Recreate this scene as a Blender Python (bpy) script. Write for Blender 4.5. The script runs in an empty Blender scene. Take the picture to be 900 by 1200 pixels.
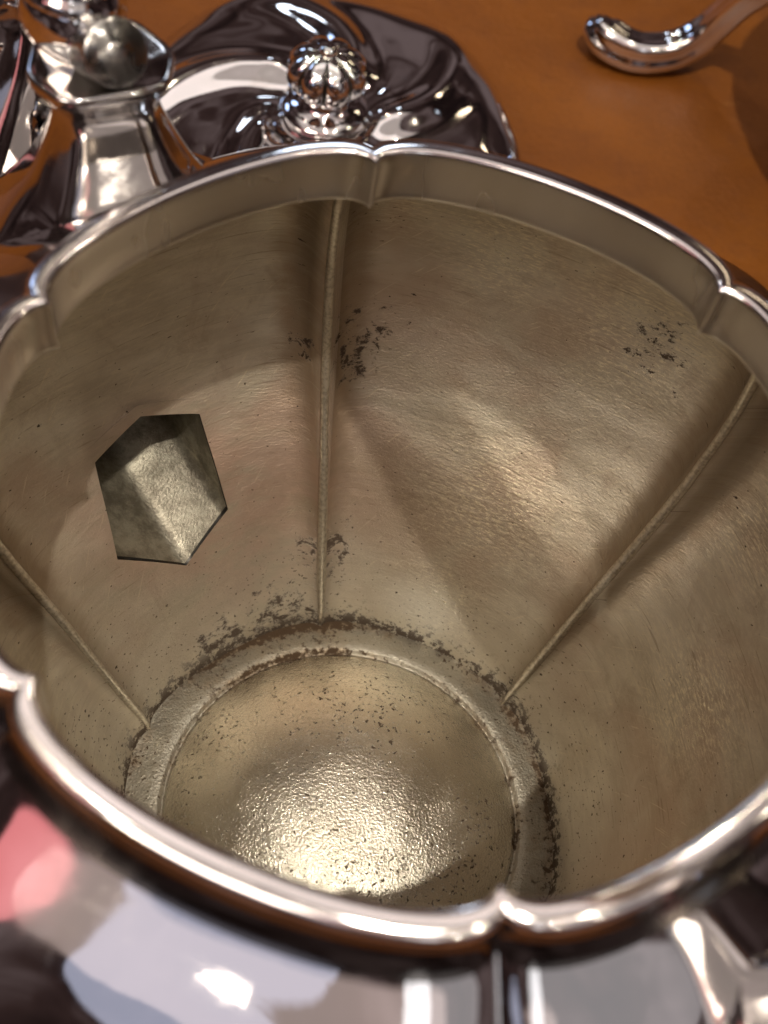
import bpy, bmesh, math, random
import numpy as np
from mathutils import Vector, Matrix

random.seed(4)
S = 0.05                      # one modelling unit (the radius of the kettle's mouth) is 5 cm
TH = 103.717                  # azimuth of the first seam, degrees
SC = bpy.context.scene
COL = SC.collection
R = math.radians

# ------------------------------------------------------------------ camera
cd = bpy.data.cameras.new('camera')
cam = bpy.data.objects.new('camera', cd); COL.objects.link(cam)
rot = Matrix(((0.987277, -0.15637444, -0.02882973),
              (0.11479604, 0.82640129, -0.55125563),
              (0.11002722, 0.54093247, 0.83383816)))
CP = Vector((-0.162190, -1.714871, 4.809970))
cam.matrix_world = Matrix.Translation(CP * S) @ rot.to_4x4()
cd.sensor_width = 36; cd.lens = 36 * 1445.294 / 1200
cd.clip_start = 0.005; cd.clip_end = 50
cd.dof.use_dof = True
cd.dof.focus_distance = 4.75 * S
cd.dof.aperture_fstop = 20
SC.camera = cam

# ------------------------------------------------------------------ world, lamps, exposure
W = bpy.data.worlds.new('World'); SC.world = W; W.use_nodes = True
wt = W.node_tree; wbg = wt.nodes['Background']
wtc = wt.nodes.new('ShaderNodeTexCoord'); wn = wt.nodes.new('ShaderNodeTexNoise'); wr = wt.nodes.new('ShaderNodeValToRGB')
wn.inputs['Scale'].default_value = 3.2; wn.inputs['Detail'].default_value = 3.0; wn.inputs['Distortion'].default_value = 0.6
wr.color_ramp.elements[0].position = 0.36; wr.color_ramp.elements[0].color = (0.012, 0.007, 0.007, 1)
wr.color_ramp.elements[1].position = 0.66; wr.color_ramp.elements[1].color = (0.17, 0.125, 0.125, 1)
e_ = wr.color_ramp.elements.new(0.50); e_.color = (0.045, 0.026, 0.024, 1)
wt.links.new(wtc.outputs['Generated'], wn.inputs['Vector']); wt.links.new(wn.outputs['Fac'], wr.inputs['Fac'])
wt.links.new(wr.outputs['Color'], wbg.inputs[0]); wbg.inputs[1].default_value = 0.8
SC.view_settings.view_transform = 'Standard'
SC.view_settings.look = 'None'
SC.view_settings.exposure = 0.0
SC.view_settings.gamma = 1.0

def lamp_pos(az, tilt, dist):
    a, t = R(az), R(tilt)
    return Vector((math.cos(a) * math.sin(t), math.sin(a) * math.sin(t), math.cos(t))) * dist + Vector((0, 0, 2.4))

def point_lamp(name, az, tilt, dist, power, colour, radius):
    l = bpy.data.lights.new(name, 'POINT'); l.energy = power; l.color = colour; l.shadow_soft_size = radius * S
    o = bpy.data.objects.new(name, l); COL.objects.link(o); o.location = lamp_pos(az, tilt, dist) * S
    return o

def area_lamp(name, az, tilt, dist, power, colour, sx, sy):
    l = bpy.data.lights.new(name, 'AREA'); l.shape = 'RECTANGLE' if name == 'added_panel' else 'ELLIPSE'; l.size = sx * S; l.size_y = sy * S
    l.energy = power; l.color = colour
    o = bpy.data.objects.new(name, l); COL.objects.link(o); p = lamp_pos(az, tilt, dist); o.location = p * S
    o.rotation_euler = (p - Vector((0, 0, 1.5))).to_track_quat('Z', 'Y').to_euler()
    return o

WARM = (1.0, 0.86, 0.68)
point_lamp('ceiling_spot', 285, 18, 30, 80.0, (1.0, 0.92, 0.80), 0.24)
for az_, ti_, di_, pw_ in ((330, 26, 34, 8), (200, 24, 34, 12), (60, 30, 34, 9), (10, 45, 36, 8), (300, 46, 38, 5), (318, 52, 38, 5), (228, 50, 36, 4), (120, 40, 36, 9)):
    point_lamp('ceiling_spot', az_, ti_, di_, pw_, WARM, 0.15)
pl = area_lamp('added_panel', 90, 0.01, 31, 6.8, (1.0, 0.88, 0.82), 44, 43)  # added soft overhead lamp, for fill and pale reflections in the silver
pl.location = Vector((-2, -8.5, 33)) * S; pl.rotation_euler = (0, 0, 0)
pm = area_lamp('added_panel', 90, 0.01, 31, 1.5, (1.0, 0.90, 0.86), 30, 9)  # added smaller panel, placed where the near rim reflects it
pm.location = Vector((-2, 9, 32.5)) * S; pm.rotation_euler = (0, 0, 0)
area_lamp('added_panel', 240, 44, 34, 8.5, (1.0, 0.88, 0.74), 14, 10)  # added soft fill for the upper far wall inside
area_lamp('added_side_light', 258, 51, 34, 1.0, (1.0, 0.80, 0.74), 44, 10)  # added lamp for the beige band reflected in the near shoulder
area_lamp('added_reflection_light', 250, 60, 33, 0.5, (0.70, 0.76, 1.0), 18, 9)  # added lamp for the lavender patch reflected in the body
area_lamp('added_side_light', 310, 57, 34, 1.1, (0.90, 0.87, 0.90), 28, 20)  # added grey lamp for reflections at the right of the body
area_lamp('added_reflection_light', 285, 59, 36, 0.5, (0.95, 0.97, 1.0), 5, 16)  # added lamp for a whitish strip in the reflections
area_lamp('added_reflection_light', 95, 52, 40, 1.0, (0.70, 0.82, 1.0), 5, 3)  # added lamp for blue-white streaks reflected in the lid
area_lamp('added_reflection_light', 60, 58, 40, 0.5, (1.0, 0.80, 0.55), 9, 2)  # added warm lamp to break up the reflections
area_lamp('added_reflection_light', 130, 48, 40, 0.7, (0.75, 0.85, 1.0), 3, 7)  # added bluish lamp to break up the reflections
area_lamp('added_pink_light', 216, 57, 24, 0.20, (1.0, 0.30, 0.32), 6, 6)  # added lamp standing in for pink cloth mirrored in the silver
area_lamp('added_pink_light', 262, 40, 26, 0.22, (1.0, 0.38, 0.36), 12, 4)  # added pink tint for reflections on the shoulder and socket
area_lamp('added_blue_light', 140, 66, 26, 0.8, (0.45, 0.62, 1.0), 7, 5)  # added blue tint for reflections in the silver

# ------------------------------------------------------------------ node helpers
class G:
    def __init__(self, name):
        self.m = bpy.data.materials.new(name); self.m.use_nodes = True
        self.t = self.m.node_tree; self.t.nodes.clear()
        self.out = self.t.nodes.new('ShaderNodeOutputMaterial')
        self.b = self.t.nodes.new('ShaderNodeBsdfPrincipled')
        self.t.links.new(self.b.outputs[0], self.out.inputs[0])
        tc = self.t.nodes.new('ShaderNodeTexCoord')
        self.uv = tc.outputs['UV']
        self.p = self.vm('SCALE', tc.outputs['Object'], s=1 / S)          # object space in modelling units
    def put(self, sock, v):
        if isinstance(v, bpy.types.NodeSocket): self.t.links.new(v, sock)
        elif v is not None:
            if hasattr(sock.default_value, '__len__') and not hasattr(v, '__len__'): v = (v,) * len(sock.default_value)
            if hasattr(v, '__len__') and len(v) == 3 and len(sock.default_value) == 4: v = (*v, 1)
            sock.default_value = v
    def vm(self, op, a, b=None, s=None):
        n = self.t.nodes.new('ShaderNodeVectorMath'); n.operation = op
        self.put(n.inputs[0], a)
        if b is not None: self.put(n.inputs[1], b)
        if s is not None: self.put(n.inputs['Scale'], s)
        return n.outputs['Value'] if op in ('DISTANCE', 'LENGTH', 'DOT_PRODUCT') else n.outputs[0]
    def ma(self, op, a, b=None, clamp=False):
        n = self.t.nodes.new('ShaderNodeMath'); n.operation = op; n.use_clamp = clamp
        self.put(n.inputs[0], a)
        if b is not None: self.put(n.inputs[1], b)
        return n.outputs[0]
    def noise(self, vec, scale, detail=4, rough=0.55, dist=0.0, stretch=None):
        if stretch: vec = self.vm('MULTIPLY', vec, stretch)
        n = self.t.nodes.new('ShaderNodeTexNoise')
        self.put(n.inputs['Vector'], vec); n.inputs['Scale'].default_value = scale
        n.inputs['Detail'].default_value = detail; n.inputs['Roughness'].default_value = rough
        n.inputs['Distortion'].default_value = dist
        return n.outputs['Fac']
    def step(self, v, lo, hi, a=0.0, b=1.0):
        n = self.t.nodes.new('ShaderNodeMapRange'); n.interpolation_type = 'SMOOTHSTEP'
        self.put(n.inputs['Value'], v)
        n.inputs['From Min'].default_value = lo; n.inputs['From Max'].default_value = hi
        n.inputs['To Min'].default_value = a; n.inputs['To Max'].default_value = b
        return n.outputs[0]
    def mix(self, f, a, b, mode='MIX'):
        n = self.t.nodes.new('ShaderNodeMix'); n.data_type = 'RGBA'; n.blend_type = mode
        self.put(n.inputs[0], f); self.put(n.inputs[6], a); self.put(n.inputs[7], b)
        return n.outputs[2]
    def spot(self, c, r0, r1):
        return self.step(self.vm('DISTANCE', self.p, c), r0, r1, 1.0, 0.0)
    def bump(self, h, strength, dist, nrm=None):
        n = self.t.nodes.new('ShaderNodeBump'); self.put(n.inputs['Strength'], strength)
        n.inputs['Distance'].default_value = dist * S
        self.put(n.inputs['Height'], h)
        if nrm is not None: self.put(n.inputs['Normal'], nrm)
        return n.outputs[0]
    def set(self, **k):
        for a, v in k.items(): self.put(self.b.inputs[a.replace('_', ' ')], v)
        return self.m
    def sep(self, v):
        n = self.t.nodes.new('ShaderNodeSeparateXYZ'); self.put(n.inputs[0], v); return n.outputs

def polished(name, col=(0.80, 0.775, 0.76), rough=0.045):
    g = G(name)
    sm = g.noise(g.p, 2.2, 5, 0.6, 0.6)
    fine = g.noise(g.p, 60, 2, 0.5, stretch=(1, 1, 0.25))
    r = g.ma('ADD', g.step(sm, 0.42, 0.72, rough * 0.7, rough * 2.2), g.step(fine, 0.5, 0.8, 0, 0.03))
    dents = g.noise(g.p, 1.6, 2, 0.5)
    scr = g.noise(g.p, 5, 2, 0.5, 2.0, stretch=(1, 1, 9))
    scr2 = g.noise(g.p, 4, 2, 0.5, 2.0, stretch=(9, 1, 1))
    hair = g.ma('MAXIMUM', g.step(scr, 0.645, 0.66), g.step(scr2, 0.645, 0.66))
    r = g.ma('ADD', r, g.ma('MULTIPLY', hair, 0.03))
    n = g.bump(dents, 0.35, 0.07)
    n = g.bump(fine, 0.02, 0.003, n)
    c = g.mix(g.step(sm, 0.5, 0.75), col, tuple(x * y for x, y in zip(col, (0.90, 0.88, 0.85))))
    return g.set(Base_Color=c, Metallic=1.0, Roughness=r, Normal=n)

def interior(name, grey_metal=False):
    g = G(name)
    p, uv = g.p, g.uv
    z = g.sep(p)[2]
    # patina
    big = g.noise(p, 1.3, 4, 0.6, 0.5)
    mid = g.noise(uv, 3.2, 6, 0.62, 0.4, stretch=(1.0, 3.0, 1))
    streak = g.noise(uv, 9, 5, 0.65, 0.3, stretch=(1.0, 9.0, 1))
    c = g.mix(g.step(mid, 0.32, 0.70), (0.51, 0.445, 0.340), (0.65, 0.59, 0.475))
    c = g.mix(g.ma('MULTIPLY', g.step(streak, 0.45, 0.75), 0.45), c, (0.72, 0.645, 0.48))
    c = g.mix(g.ma('MULTIPLY', g.step(big, 0.45, 0.66), 0.6), c, (0.45, 0.315, 0.225))
    flake = g.noise(uv, 34, 8, 0.8, 0.25, stretch=(0.8, 3.4, 1))
    gold = None  # golden highlights on the walls painted in as paler flakes
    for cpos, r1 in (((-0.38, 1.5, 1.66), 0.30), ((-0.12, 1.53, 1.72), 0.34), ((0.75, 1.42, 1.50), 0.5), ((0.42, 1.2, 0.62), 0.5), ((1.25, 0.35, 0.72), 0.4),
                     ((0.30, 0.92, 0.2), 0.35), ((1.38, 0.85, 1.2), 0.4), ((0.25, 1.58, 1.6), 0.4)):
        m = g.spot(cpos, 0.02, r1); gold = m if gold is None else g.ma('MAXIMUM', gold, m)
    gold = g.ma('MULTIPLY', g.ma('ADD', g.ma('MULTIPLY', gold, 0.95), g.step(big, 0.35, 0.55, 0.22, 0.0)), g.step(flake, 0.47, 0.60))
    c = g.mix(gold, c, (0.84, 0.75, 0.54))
    hair1 = g.step(g.noise(uv, 13, 3, 0.6, 0.5, stretch=(0.35, 9, 1)), 0.635, 0.66)
    hair2 = g.step(g.noise(g.vm('ADD', g.vm('MULTIPLY', uv, (1, 0.55, 1)), g.vm('MULTIPLY', g.vm('DOT_PRODUCT', uv, (0.6, 0, 0)), (0, 1, 0))), 12, 3, 0.6, 0.4, stretch=(0.6, 10, 1)), 0.65, 0.675)
    c = g.mix(g.ma('MULTIPLY', hair1, 0.45), c, (0.27, 0.20, 0.13))
    c = g.mix(g.ma('MULTIPLY', hair2, 0.5), c, (0.78, 0.69, 0.50))
    cloud = g.noise(p, 5.5, 7, 0.72, 0.6)
    c = g.mix(g.step(cloud, 0.50, 0.70, 0.0, 0.45), c, (0.39, 0.30, 0.22))
    c = g.mix(g.ma('MULTIPLY', g.spot((0.22, 0.90, 0.09), 0.03, 0.26), 0.75), c, (0.80, 0.76, 0.66))  # highlight of the bottom fillet painted as a paler patch
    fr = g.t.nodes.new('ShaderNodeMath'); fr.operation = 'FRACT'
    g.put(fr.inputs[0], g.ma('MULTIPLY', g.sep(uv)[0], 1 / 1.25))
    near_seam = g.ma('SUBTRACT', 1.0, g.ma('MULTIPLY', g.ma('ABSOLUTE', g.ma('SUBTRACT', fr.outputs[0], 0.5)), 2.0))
    seam_shade = g.ma('MULTIPLY', g.step(g.ma('ADD', near_seam, g.ma('MULTIPLY', g.ma('SUBTRACT', mid, 0.5), 0.12)), 0.05, 0.16, 1.0, 0.0), g.step(z, 0.2, 1.0, 0.35, 0.8))
    if not grey_metal: c = g.mix(g.ma('MULTIPLY', seam_shade, 0.75), c, (0.30, 0.215, 0.135))  # shade of the inturned wall beside each seam painted as brown bands
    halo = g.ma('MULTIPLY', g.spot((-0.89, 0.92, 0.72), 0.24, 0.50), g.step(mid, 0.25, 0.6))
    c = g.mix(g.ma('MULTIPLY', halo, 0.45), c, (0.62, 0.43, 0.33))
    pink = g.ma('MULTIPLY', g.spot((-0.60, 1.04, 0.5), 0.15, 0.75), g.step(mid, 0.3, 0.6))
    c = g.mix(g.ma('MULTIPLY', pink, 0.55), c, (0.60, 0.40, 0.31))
    grey = g.step(z, 0.02, 0.55, 0.6, 0.0)
    c = g.mix(g.ma('MULTIPLY', grey, g.step(big, 0.3, 0.6)), c, (0.52, 0.48, 0.39))
    # small dark pits and flecks
    fl = g.noise(uv, 42, 3, 0.5, 0.0, stretch=(1, 1.8, 1))
    den = g.noise(p, 2.6, 3, 0.6)
    low = g.step(z, 0.0, 0.7, 0.055, 0.0)
    thr = g.ma('SUBTRACT', g.ma('SUBTRACT', 0.705, low), g.step(den, 0.5, 0.75, 0.0, 0.05))
    fleck = g.step(g.ma('SUBTRACT', fl, thr), 0.0, 0.02)
    # stains where the plating has gone
    st = g.noise(p, 17, 7, 0.75, 0.3, stretch=(1, 1, 1.5))
    stains = None
    for cpos, r0, r1, k in (((-0.20, 1.50, 1.16), 0.02, 0.28, 0.60), ((-0.23, 1.50, 1.02), 0.02, 0.22, 0.59), ((-0.45, 1.44, 1.09), 0.0, 0.15, 0.585),
                            ((0.85, 1.36, 1.47), 0.02, 0.33, 0.605), ((0.93, 1.28, 1.36), 0.0, 0.16, 0.60), ((-0.23, 1.05, 0.29), 0.0, 0.30, 0.585),
                            ((-0.06, 1.53, 1.17), 0.0, 0.10, 0.56), ((0.10, 1.55, 1.35), 0.0, 0.10, 0.56),
                            ((-0.36, 0.80, 0.0), 0.05, 0.42, 0.60), ((-0.6, 0.66, 0.0), 0.05, 0.30, 0.59), ((0.62, 0.62, 0.0), 0.02, 0.25, 0.59)):
        m = g.spot(cpos, r0, r1)
        s_ = g.step(g.ma('ADD', st, g.ma('MULTIPLY', m, 0.22)), k + 0.095, k + 0.175)
        s_ = g.ma('MULTIPLY', s_, g.step(m, 0.02, 0.15))
        stains = s_ if stains is None else g.ma('MAXIMUM', stains, s_)
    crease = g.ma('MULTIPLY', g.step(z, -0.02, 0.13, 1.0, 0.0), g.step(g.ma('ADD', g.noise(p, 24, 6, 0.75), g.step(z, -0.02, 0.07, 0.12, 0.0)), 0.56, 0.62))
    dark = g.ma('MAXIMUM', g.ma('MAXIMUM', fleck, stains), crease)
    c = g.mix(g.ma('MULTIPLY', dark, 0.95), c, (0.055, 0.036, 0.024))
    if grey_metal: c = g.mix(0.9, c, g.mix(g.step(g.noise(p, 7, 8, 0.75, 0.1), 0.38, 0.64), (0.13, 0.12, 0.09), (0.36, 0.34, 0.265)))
    met = g.ma('SUBTRACT', 0.82, g.ma('MULTIPLY', dark, 0.78))
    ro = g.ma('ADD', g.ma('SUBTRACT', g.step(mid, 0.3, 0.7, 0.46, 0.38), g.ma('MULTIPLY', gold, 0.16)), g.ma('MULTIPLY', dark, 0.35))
    # relief: planishing, raising marks, chatter ripples near the bottom
    dents = g.noise(uv, 2.4, 3, 0.5, 0.3, stretch=(1, 1.6, 1))
    rough_n = g.noise(uv, 26, 5, 0.6, 0.2, stretch=(1, 3, 1))
    r1 = g.noise(uv, 11, 5, 0.6, 0.9, stretch=(0.55, 2.6, 1))
    ridge = g.ma('SUBTRACT', 1.0, g.ma('ABSOLUTE', g.ma('MULTIPLY', g.ma('SUBTRACT', r1, 0.5), 7.0)), clamp=True)
    rip = g.ma('MAXIMUM', g.spot((0.37, 1.15, 0.60), 0.05, 0.55), g.spot((0.30, 0.93, 0.22), 0.05, 0.55))
    n = g.bump(dents, 0.3, 0.04)
    n = g.bump(g.ma('MULTIPLY', ridge, g.ma('ADD', g.ma('MULTIPLY', rip, 0.95), 0.03)), 0.20, 0.007, n)
    n = g.bump(rough_n, 0.18, 0.004, n)
    n = g.bump(flake, g.ma('ADD', g.ma('MULTIPLY', gold, 0.5), 0.15), 0.008, n)
    n = g.bump(g.noise(uv, 70, 4, 0.65, stretch=(1, 2.2, 1)), 0.45, 0.005, n)
    n = g.bump(g.ma('SUBTRACT', 1.0, dark), 0.5, 0.006, n)
    return g.set(Base_Color=c, Metallic=met, Roughness=ro, Normal=n, Specular_IOR_Level=g.ma('SUBTRACT', 0.5, g.ma('MULTIPLY', dark, 0.42)))

def base_metal(name):
    g = G(name); p = g.p
    xyz = g.sep(p)
    rad = g.vm('LENGTH', g.vm('MULTIPLY', p, (1, 1, 0)))
    big = g.noise(p, 2.0, 5, 0.6, 0.4)
    grain = g.noise(p, 38, 5, 0.62, stretch=(1, 1, 1))
    c = g.mix(g.step(big, 0.35, 0.65), (0.50, 0.455, 0.365), (0.66, 0.615, 0.51))
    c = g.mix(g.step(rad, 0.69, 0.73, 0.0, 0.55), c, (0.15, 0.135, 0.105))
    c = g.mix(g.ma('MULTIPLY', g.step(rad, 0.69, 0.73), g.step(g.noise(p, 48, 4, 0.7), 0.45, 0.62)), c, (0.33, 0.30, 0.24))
    sp = g.noise(p, 55, 4, 0.62, 0.3)
    den = g.noise(p, 3.0, 3, 0.6)
    speck = g.step(g.ma('ADD', sp, g.step(den, 0.4, 0.75, 0.0, 0.08)), 0.645, 0.675)
    # dirt packed in the moat and the outer corner
    n1 = g.noise(p, 7, 6, 0.7, 0.3)
    side = g.ma('MAXIMUM', g.spot((-0.40, 0.76, 0), 0.15, 0.62), g.ma('MULTIPLY', g.spot((0.78, 0.36, 0), 0.1, 0.62), 0.45))
    edge = g.ma('MAXIMUM', g.step(rad, 0.81, 0.865), g.ma('MULTIPLY', g.ma('MULTIPLY', g.step(rad, 0.68, 0.71), g.step(rad, 0.72, 0.75, 1, 0)), 0.9))
    load = g.ma('ADD', g.ma('MULTIPLY', edge, g.ma('ADD', 0.075, g.ma('MULTIPLY', side, 0.085))), g.ma('MULTIPLY', g.step(rad, 0.70, 0.74), g.ma('MULTIPLY', side, 0.085)))
    crust = g.ma('ADD', g.ma('MULTIPLY', g.noise(p, 34, 6, 0.7), 0.7), g.ma('MULTIPLY', n1, 0.3))
    dirt = g.step(g.ma('ADD', crust, load), 0.60, 0.685)
    c = g.mix(g.step(g.ma('ADD', g.ma('MULTIPLY', load, 2.2), g.ma('SUBTRACT', n1, 0.5)), 0.05, 0.5, 0.0, 0.8), c, (0.27, 0.19, 0.115))
    dark = g.ma('MAXIMUM', speck, dirt)
    c = g.mix(g.ma('MULTIPLY', dark, 0.95), c, (0.07, 0.043, 0.025))
    met = g.ma('SUBTRACT', g.step(rad, 0.70, 0.73, 0.98, 0.85), g.ma('MULTIPLY', dark, 0.6))
    ro = g.ma('ADD', g.step(rad, 0.70, 0.73, 0.27, 0.46), g.ma('MULTIPLY', dark, 0.4))
    n = g.bump(g.noise(p, 4, 3, 0.5), 0.35, 0.03)
    n = g.bump(grain, 0.35, 0.006, n)
    n = g.bump(g.noise(p, 95, 3, 0.6), g.step(g.noise(p, 4.5, 5, 0.65), 0.32, 0.68, 0.58, 0.85), 0.006, n)
    return g.set(Base_Color=c, Metallic=met, Roughness=ro, Normal=n, Specular_IOR_Level=g.ma('SUBTRACT', 0.5, g.ma('MULTIPLY', dark, 0.42)))

def collar_metal(name):
    g = G(name)
    a = g.noise(g.uv, 2.2, 4, 0.6, stretch=(1, 0.35, 1))
    b = g.noise(g.uv, 30, 3, 0.5, stretch=(0.12, 1, 1))
    c = g.mix(g.step(a, 0.35, 0.7), (0.72, 0.68, 0.63), (0.84, 0.80, 0.75))
    n = g.bump(b, 0.10, 0.004)
    return g.set(Base_Color=c, Metallic=1.0, Roughness=g.step(a, 0.3, 0.7, 0.24, 0.32), Normal=n)

def seam_metal(name):
    g = G(name)
    f = g.noise(g.p, 70, 3, 0.6)
    c = g.mix(g.step(f, 0.35, 0.6), (0.52, 0.465, 0.37), (0.76, 0.70, 0.585))
    n = g.bump(g.noise(g.p, 9, 4, 0.6), 0.15, 0.006)
    return g.set(Base_Color=c, Metallic=0.92, Roughness=0.34, Normal=n)

def leather(name):
    g = G(name)
    big = g.noise(g.p, 0.55, 6, 0.62, 0.5)
    mid = g.noise(g.p, 4.0, 5, 0.6)
    v = g.t.nodes.new('ShaderNodeTexVoronoi'); v.inputs['Scale'].default_value = 22; g.put(v.inputs['Vector'], g.p)
    c = g.mix(g.step(big, 0.30, 0.70), (0.118, 0.034, 0.0027), (0.175, 0.054, 0.0043))
    wear = g.step(g.noise(g.p, 3.0, 4, 0.6, 1.8, stretch=(1, 4.5, 1)), 0.64, 0.69)
    c = g.mix(g.ma('MULTIPLY', wear, 0.35), c, (0.22, 0.085, 0.018))
    c = g.mix(g.ma('MULTIPLY', g.step(g.noise(g.p, 34, 3, 0.6), 0.5, 0.7), 0.3), c, (0.06, 0.017, 0.002))
    c = g.mix(g.ma('MULTIPLY', g.step(mid, 0.52, 0.74), 0.35), c, (0.085, 0.024, 0.004))
    n = g.bump(v.outputs['Distance'], 0.12, 0.02)
    n = g.bump(mid, 0.25, 0.02, n)
    n = g.bump(g.step(g.noise(g.p, 1.1, 3, 0.5, 1.4, stretch=(1, 3.2, 1)), 0.60, 0.66), 0.12, 0.02, n)
    return g.set(Base_Color=c, Roughness=g.step(mid, 0.3, 0.7, 0.45, 0.6), Specular_IOR_Level=0.3, Normal=n)

M_SIL = polished('polished_silver')
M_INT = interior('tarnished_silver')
M_BASE = base_metal('pitted_base_metal')
M_COL = collar_metal('satin_silver')
M_SEAM = seam_metal('seam_metal')
M_LEA = leather('tan_leather')
M_LIP = polished('satin_lip', (0.84, 0.79, 0.765), 0.13)
M_OLD = polished('greyed_silver', (0.50, 0.485, 0.46), 0.24)
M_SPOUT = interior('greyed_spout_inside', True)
M_SOCK = polished('dull_silver', (0.60, 0.575, 0.56), 0.07)
M_CUT = polished('blackened_cut_edge', (0.05, 0.045, 0.04), 0.5)


# ------------------------------------------------------------------ mesh helpers
def link_mesh(name, verts, faces, mats, parent=None, mat_idx=None, uvs=None, smooth=True, loc=None):
    me = bpy.data.meshes.new(name)
    me.from_pydata([tuple(float(c) * S for c in v) for v in verts], [], faces)
    for m in (mats if isinstance(mats, (list, tuple)) else [mats]): me.materials.append(m)
    if mat_idx is not None: me.polygons.foreach_set('material_index', mat_idx)
    if uvs is not None:
        ul = me.uv_layers.new(name='UVMap')
        li = np.zeros(len(me.loops), dtype=np.int32); me.loops.foreach_get('vertex_index', li)
        ul.data.foreach_set('uv', np.asarray(uvs, dtype=np.float32)[li].ravel())
    if smooth: me.polygons.foreach_set('use_smooth', [True] * len(me.polygons))
    me.update()
    o = bpy.data.objects.new(name, me); COL.objects.link(o)
    if parent: o.parent = parent
    if loc is not None: o.location = Vector(loc) * S
    return o

def thing(name, label, cat, loc=(0, 0, 0), group=None):
    o = bpy.data.objects.new(name, None); COL.objects.link(o); o.location = Vector(loc) * S
    o.empty_display_size = 0.02
    o['label'] = label; o['category'] = cat
    if group: o['group'] = group
    return o

def grid_faces(nu, nv, closed_u=True, closed_v=False):
    f = []
    for j in range(nv if closed_v else nv - 1):
        j2 = (j + 1) % nv
        for i in range(nu if closed_u else nu - 1):
            i2 = (i + 1) % nu
            f.append((j * nu + i, j * nu + i2, j2 * nu + i2, j2 * nu + i))
    return f

def spline(pts, n):
    """Catmull-Rom through control points (any dimension), n samples, even in chord length."""
    P = np.array(pts, float)
    d = np.r_[0, np.cumsum(np.sqrt(np.linalg.norm(np.diff(P, axis=0), axis=1)))]
    out = []
    for t in np.linspace(0, d[-1], n):
        i = min(max(np.searchsorted(d, t, side='right') - 1, 0), len(P) - 2)
        p1, p2 = P[i], P[i + 1]
        h = d[i + 1] - d[i]; s = (t - d[i]) / h
        m1 = (p2 - P[i - 1]) / (d[i + 1] - d[i - 1]) * h if i > 0 else p2 - p1
        m2 = (P[i + 2] - p1) / (d[i + 2] - d[i]) * h if i + 2 < len(P) else p2 - p1
        out.append((2*s**3 - 3*s**2 + 1)*p1 + (s**3 - 2*s**2 + s)*m1 + (-2*s**3 + 3*s**2)*p2 + (s**3 - s**2)*m2)
    return np.array(out)

def frames(path):
    P = np.array(path, float); T = np.gradient(P, axis=0); T /= np.linalg.norm(T, axis=1)[:, None]
    up = np.array([0, 0, 1.0]) if abs(T[0][2]) < 0.9 else np.array([1.0, 0, 0])
    N = [np.cross(T[0], up)]; N[0] /= np.linalg.norm(N[0])
    for i in range(1, len(P)):
        v = N[-1] - T[i] * (N[-1] @ T[i]); N.append(v / np.linalg.norm(v))
    N = np.array(N); return P, T, N, np.cross(T, N)

def sweep(path, radii, section, cap=True):
    """section: (k,2) outline of unit size swept along path with radii; returns verts, faces"""
    P, T, N, B = frames(path); k = len(section); V = []
    for i in range(len(P)):
        for a, b in section: V.append(P[i] + radii[i] * (a * N[i] + b * B[i]))
    F = grid_faces(k, len(P))
    if cap:
        F.append(tuple(range(k))[::-1]); F.append(tuple((len(P) - 1) * k + i for i in range(k)))
    return V, F

def facet(o, nu, step, first=0):
    """smooth along the length, creased along every step-th line of a grid mesh"""
    me = o.data; me.polygons.foreach_set('use_smooth', [True] * len(me.polygons))
    sh = me.attributes.new('sharp_edge', 'BOOLEAN', 'EDGE')
    ev = np.zeros(len(me.edges) * 2, dtype=np.int32); me.edges.foreach_get('vertices', ev); ev = ev.reshape(-1, 2)
    sh.data.foreach_set('value', [bool(a % nu == b % nu and (a % nu) % step == 0 and a // nu >= first) for a, b in ev])

def disc(n, flute=0, depth=0.0):
    a = np.linspace(0, 2 * np.pi, n, endpoint=False)
    r = 1 - depth * (0.5 - 0.5 * np.cos(a * flute)) if flute else np.ones(n)
    return np.stack([r * np.cos(a), r * np.sin(a)], 1)

def lathe(profile, n=48, mod=None):
    V = []
    for r, z in profile:
        for i in range(n):
            a = 2 * math.pi * i / n
            k = mod(a, r, z) if mod else 1
            V.append((r * k * math.cos(a), r * k * math.sin(a), z))
    return V, grid_faces(n, len(profile))

def join(*parts):
    V, F = [], []
    for v, f in parts:
        o = len(V); V.extend([tuple(x) for x in v]); F.extend([tuple(i + o for i in q) for q in f])
    return V, F

# ------------------------------------------------------------------ lobed (six-foil) section
NL = 36
def lobe_ring(r0, z, b, pw=1.0, nl=NL):
    out = []
    for k in range(6):
        a0 = R(TH + 30 + 60 * k); ca, sa = math.cos(a0), math.sin(a0)
        for i in range(nl):
            psi = -math.pi / 2 + math.pi * i / nl
            x = r0 * (0.8660254 + b * max(0.0, math.cos(psi)) ** pw); y = r0 * 0.5 * math.sin(psi)
            out.append((x * ca - y * sa, x * sa + y * ca, z))
    return out

IN_CTRL = [(0.850, -0.055), (0.885, 0.06), (0.95, 0.18), (1.05, 0.375), (1.195, 0.67), (1.335, 0.92), (1.44, 1.17), (1.515, 1.45),
           (1.53, 1.66), (1.505, 1.85), (1.42, 2.00), (1.29, 2.12), (1.14, 2.225), (1.03, 2.292), (1.0, 2.315)]
IN_PROF = spline(IN_CTRL, 64)
def r_in(z): return float(np.interp(z, IN_PROF[:, 1], IN_PROF[:, 0]))
def b_in(z): return float(np.interp(z, [0, 0.4, 1.2, 1.9, 2.3], [0.14, 0.168, 0.212, 0.215, 0.165]))

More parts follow.
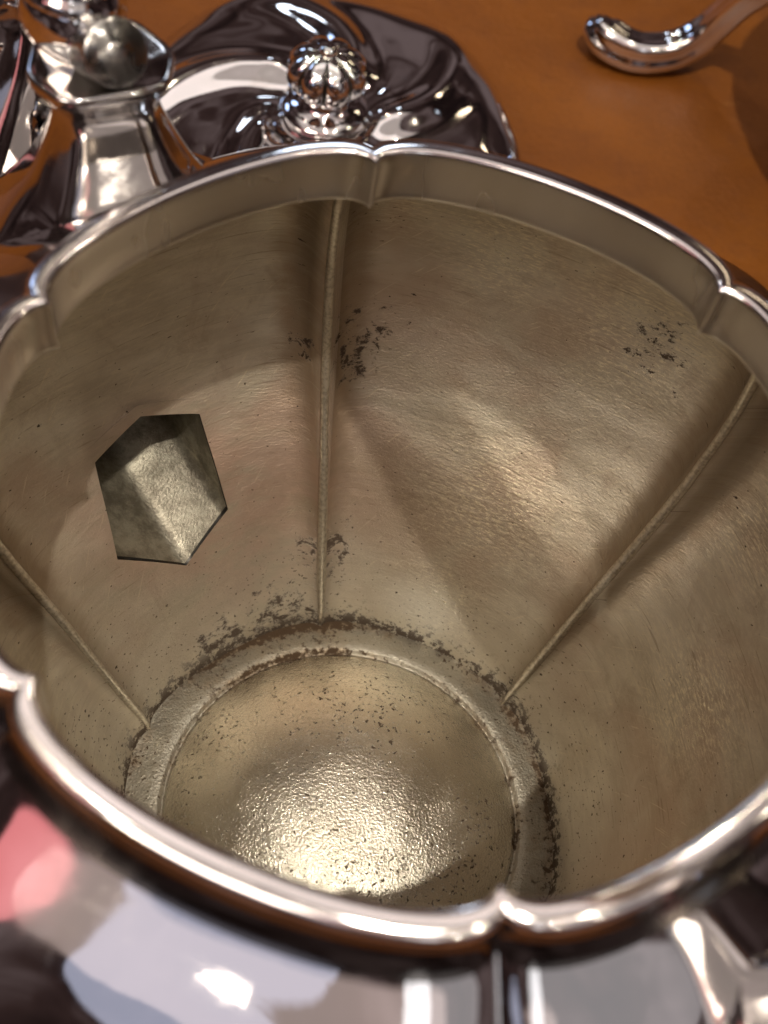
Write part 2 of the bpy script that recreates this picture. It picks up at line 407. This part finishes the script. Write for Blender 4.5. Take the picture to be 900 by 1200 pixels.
OUT_CTRL = [(0.90, -0.12), (0.92, -0.06), (0.97, 0.06), (1.10, 0.32), (1.25, 0.64), (1.39, 0.90), (1.50, 1.16), (1.57, 1.43),
            (1.59, 1.65), (1.56, 1.85), (1.465, 2.02), (1.335, 2.155), (1.215, 2.255), (1.14, 2.312), (1.088, 2.352), (1.060, 2.385), (1.050, 2.412)]
OUT_PROF = spline(OUT_CTRL, 60)
def b_out(z): return float(np.interp(z, [-0.1, 0.4, 1.2, 1.9, 2.2, 2.36], [0.14, 0.175, 0.212, 0.212, 0.19, 0.168]))

def pw_of(z): return float(np.interp(z, [0, 0.5, 1.0, 2.0, 2.3], [1.0, 0.62, 0.42, 0.42, 1.0]))

def arch_r(r0, az, b, pw=1.0):
    a = ((az - TH) % 60) - 30
    u = math.tan(R(a)) / math.tan(R(30))
    return r0 * (0.8660254 + b * max(0, 1 - u * u) ** (0.5 * pw)) / math.cos(R(a))

# ------------------------------------------------------------------ table
tv, tf = [], []
TZ = -0.35
for z in (TZ, TZ - 0.6):
    for x, y in ((-16, -9), (16, -9), (16, 15), (-16, 15)): tv.append((x, y, z))
tf = [(0, 1, 2, 3), (7, 6, 5, 4), (0, 4, 5, 1), (1, 5, 6, 2), (2, 6, 7, 3), (3, 7, 4, 0)]
table = link_mesh('table', tv, tf, M_LEA, smooth=False)
table['kind'] = 'structure'

# ------------------------------------------------------------------ kettle
kettle = thing('silver_kettle', 'large open six-lobed silver kettle with tarnished brown inside filling the picture', 'kettle')

# spout axis (in the vertical plane through the middle of one lobe)
SA = R(TH + 30); SD = np.array([math.cos(SA), math.sin(SA), 0]); ST = np.array([-math.sin(SA), math.cos(SA), 0]); UP = np.array([0, 0, 1.0])
def rz(r, z): return SD * r + UP * z
HOLE_C = rz(1.281, 0.725)
AX = SD * math.cos(R(15)) + UP * math.sin(R(15))             # direction of the root of the spout
NV = UP * math.cos(R(15)) - SD * math.sin(R(15))             # "up" in the spout's cross-section
def hexpts(k):     # pointed at top and bottom, slightly taller than wide, k points per side
    c = [(-0.015, 0.212), (-0.242, 0.148), (-0.222, -0.146), (0.021, -0.258), (0.278, -0.113), (0.215, 0.155)]
    out = []
    for i in range(6):
        a, b = c[i], c[(i + 1) % 6]
        for j in range(k): out.append((a[0] + (b[0] - a[0]) * j / k, a[1] + (b[1] - a[1]) * j / k))
    return out
HEXC = hexpts(1)

def cut_hole(me, scale):
    """cut the hexagonal mouth of the spout out of a shell"""
    bm = bmesh.new(); bm.from_mesh(me)
    c = Vector(HOLE_C) * S
    planes = []
    for i in range(6):
        a, b = HEXC[i], HEXC[(i + 1) % 6]
        pa = Vector(HOLE_C + scale * (a[0] * ST + a[1] * NV)) * S; pb = Vector(HOLE_C + scale * (b[0] * ST + b[1] * NV)) * S
        n = (pb - pa).cross(Vector(AX)).normalized()
        if (c - pa).dot(n) > 0: n = -n
        planes.append((pa, n))
    def near(co): return Vector(SD).dot(co) > 0.8 * S and abs(Vector(ST).dot(co)) < 0.55 * S and -0.1 * S < co.z < 1.7 * S
    for pa, n in planes:
        fs = [f for f in bm.faces if near(f.calc_center_median())]
        es = {e for f in fs for e in f.edges}; vs = {v for f in fs for v in f.verts}
        bmesh.ops.bisect_plane(bm, geom=fs + list(es) + list(vs), plane_co=pa, plane_no=n, dist=1e-7)
    kill = [f for f in bm.faces if near(f.calc_center_median()) and all((f.calc_center_median() - pa).dot(n) < 0 for pa, n in planes)]
    bmesh.ops.delete(bm, geom=kill, context='FACES')
    bm.to_mesh(me); bm.free()

def shell(name, prof, bf, mat, flip=False):
    V, UVs = [], []
    d = np.r_[0, np.cumsum(np.linalg.norm(np.diff(prof, axis=0), axis=1))]
    for (r, z), l in zip(prof, d):
        ring = lobe_ring(r, z, bf(z), pw_of(z)); V += ring
        for i in range(len(ring)):
            k = i // NL; psi = -math.pi / 2 + math.pi * (i % NL) / NL
            UVs.append(((k + 0.5 + 0.5 * math.sin(psi)) * 1.25, l))
    F = grid_faces(6 * NL, len(prof))
    if flip: F = [f[::-1] for f in F]
    return link_mesh(name, V, F, mat, kettle, uvs=UVs)

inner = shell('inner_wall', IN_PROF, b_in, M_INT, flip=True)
cut_hole(inner.data, 1.0)
M_GROOVE = polished('darkened_groove', (0.20, 0.18, 0.165), 0.16)  # colour darkened to stand in for the dark reflection under the lip
outer = shell('body', OUT_PROF, b_out, M_SIL)
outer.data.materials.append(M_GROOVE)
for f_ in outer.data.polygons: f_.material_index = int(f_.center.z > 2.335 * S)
cut_hole(outer.data, 1.04)

# rim: satin collar inside, flat rolled lip on top
rim_prof = [(1.03, 2.296), (1.004, 2.304), (0.997, 2.312), (0.996, 2.319), (0.998, 2.327), (1.0, 2.334), (1.0, 2.40), (1.0, 2.44), (1.0, 2.470), (1.0025, 2.479), (1.008, 2.483), (1.02, 2.484),
            (1.034, 2.4835), (1.046, 2.482), (1.056, 2.477), (1.063, 2.468), (1.065, 2.456), (1.063, 2.440), (1.059, 2.428), (1.055, 2.418), (1.047, 2.40)]
RV, RU, mi = [], [], []
for j, (r, z) in enumerate(rim_prof):
    RV += lobe_ring(r, z, 0.165); RU += [(i / NL * 1.2, z) for i in range(6 * NL)]
RF = grid_faces(6 * NL, len(rim_prof))
for j in range(len(rim_prof) - 1): mi += [0 if j < 8 else 1 if j < 14 else 2] * (6 * NL)
rim = link_mesh('rim', RV, RF, [M_COL, M_LIP, M_SIL], kettle, mat_idx=mi, uvs=RU)

# bottom plate with its pushed-up dome
bp = []
for r in np.r_[np.linspace(0.0005, 0.62, 26), np.linspace(0.64, 0.71, 10)]:
    bp.append((r, -0.016 + 0.25 * (1 - (r / 0.71) ** 2.4)))
bp += [(0.713, -0.020), (0.719, -0.018), (0.727, -0.006), (0.738, 0.0), (0.78, -0.008), (0.82, -0.018), (0.85, -0.026), (0.875, -0.030), (0.90, -0.032), (0.94, -0.032)]
V, F = lathe(bp, 160)
link_mesh('bottom_plate', V, F, M_BASE, kettle)

# soldered seams down the inner corners
for k in range(6):
    a = R(TH + 60 * k); path = []; rad = []
    rnd = random.Random(k)
    for r, z in [q for q in IN_PROF[1:] if q[1] < 1.93]:
        path.append((math.cos(a) * (r + 0.010) + 0.0006 * rnd.uniform(-1, 1), math.sin(a) * (r + 0.010) + 0.0006 * rnd.uniform(-1, 1), z))
        rad.append((0.0185 + 0.0025 * math.sin(z * 5.1 + k * 2) * math.sin(z * 2.3 + k)) * min(1.0, 0.45 + z * 3.0))
    V, F = sweep(path, rad, disc(10))
    link_mesh('seam', V, F, M_SEAM, kettle)

# foot ring
V, F = lathe([(0.97, 0.02), (0.96, -0.06), (0.92, -0.12), (0.93, -0.18), (0.99, -0.22), (1.04, -0.28), (1.05, -0.33), (1.03, TZ + 0.002), (0.9, TZ + 0.002), (0.86, -0.2), (0.86, -0.06)], 120)
link_mesh('foot_ring', V, F, M_SIL, kettle)

# spout: faceted six-sided tube, root flush with the inner wall
def wall_t(off):
    """distance along AX from the cross-section plane to the inner wall"""
    o = HOLE_C + off[0] * ST + off[1] * NV
    lo, hi = -1.0, 1.2
    def f(t):
        p = o + AX * t
        return math.hypot(p[0], p[1]) - arch_r(r_in(p[2]), math.degrees(math.atan2(p[1], p[0])), b_in(p[2]), pw_of(p[2]))
    for _ in range(50):
        m = (lo + hi) / 2
        if f(m) < 0: lo = m
        else: hi = m
    return (lo + hi) / 2
KS = 6
hx = hexpts(KS); nh = len(hx)
path = spline([rz(1.60, 0.725 + 0.32 * math.tan(R(15))), rz(1.84, 0.96), rz(1.98, 1.30), rz(2.01, 1.70), rz(2.02, 2.06), rz(2.09, 2.36), rz(2.24, 2.62)], 26)
tang = np.gradient(path, axis=0); tang /= np.linalg.norm(tang, axis=1)[:, None]
scl = np.interp(np.linspace(0, 1, 26), [0, 0.25, 0.6, 1], [0.97, 0.88, 0.82, 0.70])
def spout_ring(i, k):
    nv = np.cross(ST, tang[i]); nv = nv if nv[2] > 0 else -nv
    q = 0.55 if k <= 1.0 else 0.0
    out = []
    for a, b in hx:
        f = 1 - q + q * 0.225 / math.hypot(a, b)
        out.append(path[i] + scl[i] * k * f * (a * ST + b * nv))
    return out
SV, SF, SM = [], [], []
rings = [[HOLE_C + a * ST + b * NV + AX * wall_t((a, b)) for a, b in hx]]
rings.append([p + AX * 0.012 for p in rings[0]])
for t in (0.3, 0.65):
    rings.append([np.array(p) * (1 - t) + np.array(q) * t for p, q in zip(rings[0], spout_ring(0, 1.0))])
for i in range(26): rings.append(spout_ring(i, 1.0))
n_in = len(rings)
rings.append([p + (q - p) * 1.06 for p, q in zip(spout_ring(25, 1.0), spout_ring(25, 1.1))])
for i in range(25, -1, -1): rings.append(spout_ring(i, 1.16))
rings.append([HOLE_C + 1.22 * (a * ST + b * NV) + AX * (wall_t((a, b)) + 0.03) for a, b in hx])
SV = [p for r_ in rings for p in r_]
SF = grid_faces(nh, len(rings))
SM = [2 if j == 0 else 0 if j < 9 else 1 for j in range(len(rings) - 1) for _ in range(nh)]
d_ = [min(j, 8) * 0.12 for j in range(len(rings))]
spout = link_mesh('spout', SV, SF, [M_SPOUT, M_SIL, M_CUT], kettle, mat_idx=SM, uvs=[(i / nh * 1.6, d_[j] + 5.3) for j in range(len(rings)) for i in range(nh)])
facet(spout, nh, KS, 10)

# bail handle with its two six-sided sockets on the shoulder
HC = [(math.cos(R(i)), math.sin(R(i))) for i in (-216, -161, -118, -34, 9, 64)]
HEX = []
for i in range(6):                                             # six sides with softened arrises
    a, b, c = HC[i - 1], HC[i], HC[(i + 1) % 6]
    p0 = (b[0] + (a[0] - b[0]) * 0.26, b[1] + (a[1] - b[1]) * 0.26); p1 = (b[0] + (c[0] - b[0]) * 0.26, b[1] + (c[1] - b[1]) * 0.26)
    for t in (0.0, 0.25, 0.5, 0.75, 1.0):
        HEX.append(tuple((1 - t) ** 2 * p0[k] + 2 * t * (1 - t) * b[k] + t * t * p1[k] for k in (0, 1)))
def socket(az, r0):
    a = R(az); d = np.array([math.cos(a), math.sin(a), 0]); t = np.array([-math.sin(a), math.cos(a), 0])
    prof = [(0.52, 1.84), (0.43, 1.97), (0.345, 2.09), (0.265, 2.21), (0.205, 2.33), (0.166, 2.43), (0.162, 2.485), (0.186, 2.53), (0.208, 2.555), (0.212, 2.578),
            (0.206, 2.592), (0.18, 2.586), (0.13, 2.572), (0.06, 2.566), (0.01, 2.565)]
    V = []
    for r, z in spline(prof, 50):
        c = d * (r0 - 0.02 + 0.10 * max(0.0, 2.25 - z))
        for x, y in HEX:
            p = c + r * (x * t + y * d)
            rr_, aa_ = math.hypot(p[0], p[1]), math.degrees(math.atan2(p[1], p[0]))
            zs = max((q[1] for q in OUT_PROF if q[1] > 1.6 and arch_r(q[0], aa_, b_out(q[1]), pw_of(q[1])) >= rr_), default=1.7)
            V.append(p + UP * max(z, zs - 0.012))
    return V, grid_faces(30, 50)
for k in (0, 1):
    az = TH + 30 + 180 * k
    V, F = socket(az, 1.50)
    sk = link_mesh('handle_socket', V, F, M_SOCK, kettle)
    a = R(az); d = np.array([math.cos(a), math.sin(a), 0])
    c0 = d * 1.42 + UP * 2.655
    ax = (-d + UP * 0.75 + np.array([0.25, -0.35, 0])) if k == 0 else (-d + UP * 0.75); ax /= np.linalg.norm(ax)
    V, F = sweep([c0 + ax * t for t in (-0.14, -0.10, 0.02, 0.044, 0.050, 0.050, 0.046, 0.040, 0.040, 0.050, 0.054, 0.055)],
                 [0.06, 0.084, 0.088, 0.090, 0.088, 0.082, 0.076, 0.070, 0.036, 0.028, 0.016, 0.004], disc(40))
    link_mesh('hinge_pin', V, F, M_OLD, sk)
    V, F = sweep([c0 - ax * 0.06 + d * t + UP * u for t, u in ((0, 0), (0.02, 0.0), (0.06, 0.01), (0.12, 0.02), (0.18, 0.03), (0.24, 0.03), (0.28, 0.03), (0.30, 0.03))],
                 [0.05, 0.085, 0.115, 0.138, 0.142, 0.12, 0.075, 0.01], disc(32))
    link_mesh('knuckle', V, F, M_SIL, sk)

tilt = R(13.0)
HD = np.array([math.cos(R(TH - 60)), math.sin(R(TH - 60)), 0])       # the side towards which the bail leans
def hp(s, h): return SD * s + HD * (h * math.sin(tilt)) + UP * (2.66 + h * math.cos(tilt))
half = [(1.62, 0.02), (1.625, 0.10), (1.64, 0.20), (1.68, 0.36), (1.72, 0.72), (1.68, 1.12), (1.50, 1.42), (1.12, 1.54), (0.6, 1.58), (0, 1.60)]
bail = spline([hp(a, b) for a, b in half] + [hp(-a, b) for a, b in half[-2::-1]], 130)
s_ = np.linspace(-1, 1, 130)
rad = np.interp(np.abs(s_), [0, 0.56, 0.76, 0.87, 0.92, 0.96, 0.985, 1.0], [0.165, 0.165, 0.15, 0.10, 0.13, 0.11, 0.15, 0.11])
V, F = sweep(bail, rad, disc(24))
link_mesh('bail_handle', V, F, M_SIL, kettle)

# ------------------------------------------------------------------ lid lying on the table
LID = np.array([-0.66, 4.05, 0.02])
lid = thing('kettle_lid', 'domed silver lid with swirled flutes and melon knob lying on the leather', 'lid', LID)
lid.rotation_euler = (R(3), 0, R(4))
def lid_pt(rn, a):
    """swirled gadroons: the six flutes lean over towards the edge"""
    sw = a - 1.55 * rn ** 0.9
    ph = (sw * 5 / (2 * math.pi)) % 1.0
    d = abs(ph - 0.5)
    arm = math.exp(-(d / (0.10 + 0.055 / max(rn, 0.3))) ** 2)       # a rounded rib that sweeps out from the knob
    pan = math.cos(2 * math.pi * ph) * 0.5 + 0.5                    # hollow panel between two ribs
    ridge = 1 - pan
    k = min(1, max(0, (rn - 0.12) / 0.25)); k = k * k * (3 - 2 * k) * (1 - 0.75 * rn ** 7)
    edge = 1.0 + 0.04 * (ridge - 0.6)
    rr = 1.20 * rn * (1 + (edge - 1) * rn ** 3)
    base = 0.10 * (1 - rn ** 2.2) - 0.10 * max(0, (rn - 0.75) / 0.25) ** 2.5
    return (rr * math.cos(a), 1.05 * rr * math.sin(a), base + k * ((0.125 - 0.055 * rn) * arm + 0.02 * pan))
na, V = 360, []
rns = list(np.linspace(0.02, 0.94, 52)) + [0.96, 0.975, 0.988, 1.0]
for rn in rns:
    for i in range(na): V.append(lid_pt(rn, 2 * math.pi * i / na))
top = len(V)
for dz, k in ((-0.03, 1.0), (-0.055, 0.985), (-0.06, 0.95)):      # turned-down edge
    for i in range(na):
        x, y, z = lid_pt(1.0, 2 * math.pi * i / na); V.append((x * k, y * k, z + dz))
F = grid_faces(na, len(rns) + 3)
link_mesh('dome', V, F, M_SIL, lid)
V, F = lathe([(0.98, -0.12), (0.97, -0.2), (0.965, -0.30), (0.94, -0.31), (0.93, -0.12)], 96)
link_mesh('lid_flange', V, F, M_SIL, lid)
def melon(a, r, z): return 0.78 + 0.22 * abs(math.sin(4 * a)) ** 0.55
kp = [(0.02, 0.10), (0.24, 0.10), (0.255, 0.125), (0.245, 0.15), (0.20, 0.165), (0.15, 0.185), (0.125, 0.22), (0.125, 0.245)]
V, F = lathe(kp, 48)
kn = link_mesh('knob', *lathe([(0.10, 0.235), (0.155, 0.255), (0.20, 0.285), (0.228, 0.335), (0.234, 0.385), (0.218, 0.435), (0.175, 0.478), (0.115, 0.505), (0.05, 0.515), (0.002, 0.515)], 128, melon), [M_SIL, M_CUT], lid)
for pl_ in kn.data.polygons:
    c_ = pl_.center; pl_.material_index = int(abs(math.sin(4 * math.atan2(c_.y, c_.x))) < 0.16 and c_.z < 0.50 * S)
link_mesh('collar', V, F, M_SIL, kn)
V, F = lathe([(0.045, 0.505), (0.055, 0.525), (0.04, 0.545), (0.002, 0.55)], 24)
link_mesh('finial', V, F, M_SIL, kn)

# ------------------------------------------------------------------ footed bowl, only one scroll foot of it in the picture
bowl = thing('footed_bowl', 'silver vessel of which one curled scroll foot shows on bare leather', 'bowl', (3.45, 4.5, TZ))
def foot(yaw):
    pts = [(-2.48, 1.24, 0.23), (-2.45, 1.18, 0.18), (-2.35, 1.12, 0.135), (-2.17, 1.08, 0.118), (-1.95, 1.12, 0.15), (-1.8, 1.15, 0.26), (-1.7, 1.14, 0.44), (-1.59, 1.05, 0.72), (-1.42, 0.85, 1.02), (-1.08, 0.62, 1.32)]
    p = spline(pts, 44)
    rad = np.interp(np.linspace(0, 1, 44), [0, 0.05, 0.12, 0.3, 0.6, 1], [0.06, 0.12, 0.145, 0.137, 0.12, 0.15])
    V, F = sweep(p, rad, disc(40, 5, 0.17))
    c, s = math.cos(yaw), math.sin(yaw)
    return [(x * c - y * s, x * s + y * c, z) for x, y, z in V], F
for k in range(4):
    V, F = foot(k * math.pi / 2); link_mesh('scroll_foot', V, F, M_SIL, bowl)
V, F = lathe([(0.02, 0.95), (0.6, 0.98), (1.05, 1.12), (1.32, 1.4), (1.42, 1.75), (1.40, 2.1), (1.46, 2.2), (1.42, 2.22), (1.36, 2.1), (1.37, 1.75), (1.27, 1.42), (1.0, 1.16), (0.6, 1.03), (0.02, 1.0)], 72)
link_mesh('bowl_body', V, F, M_SIL, bowl)
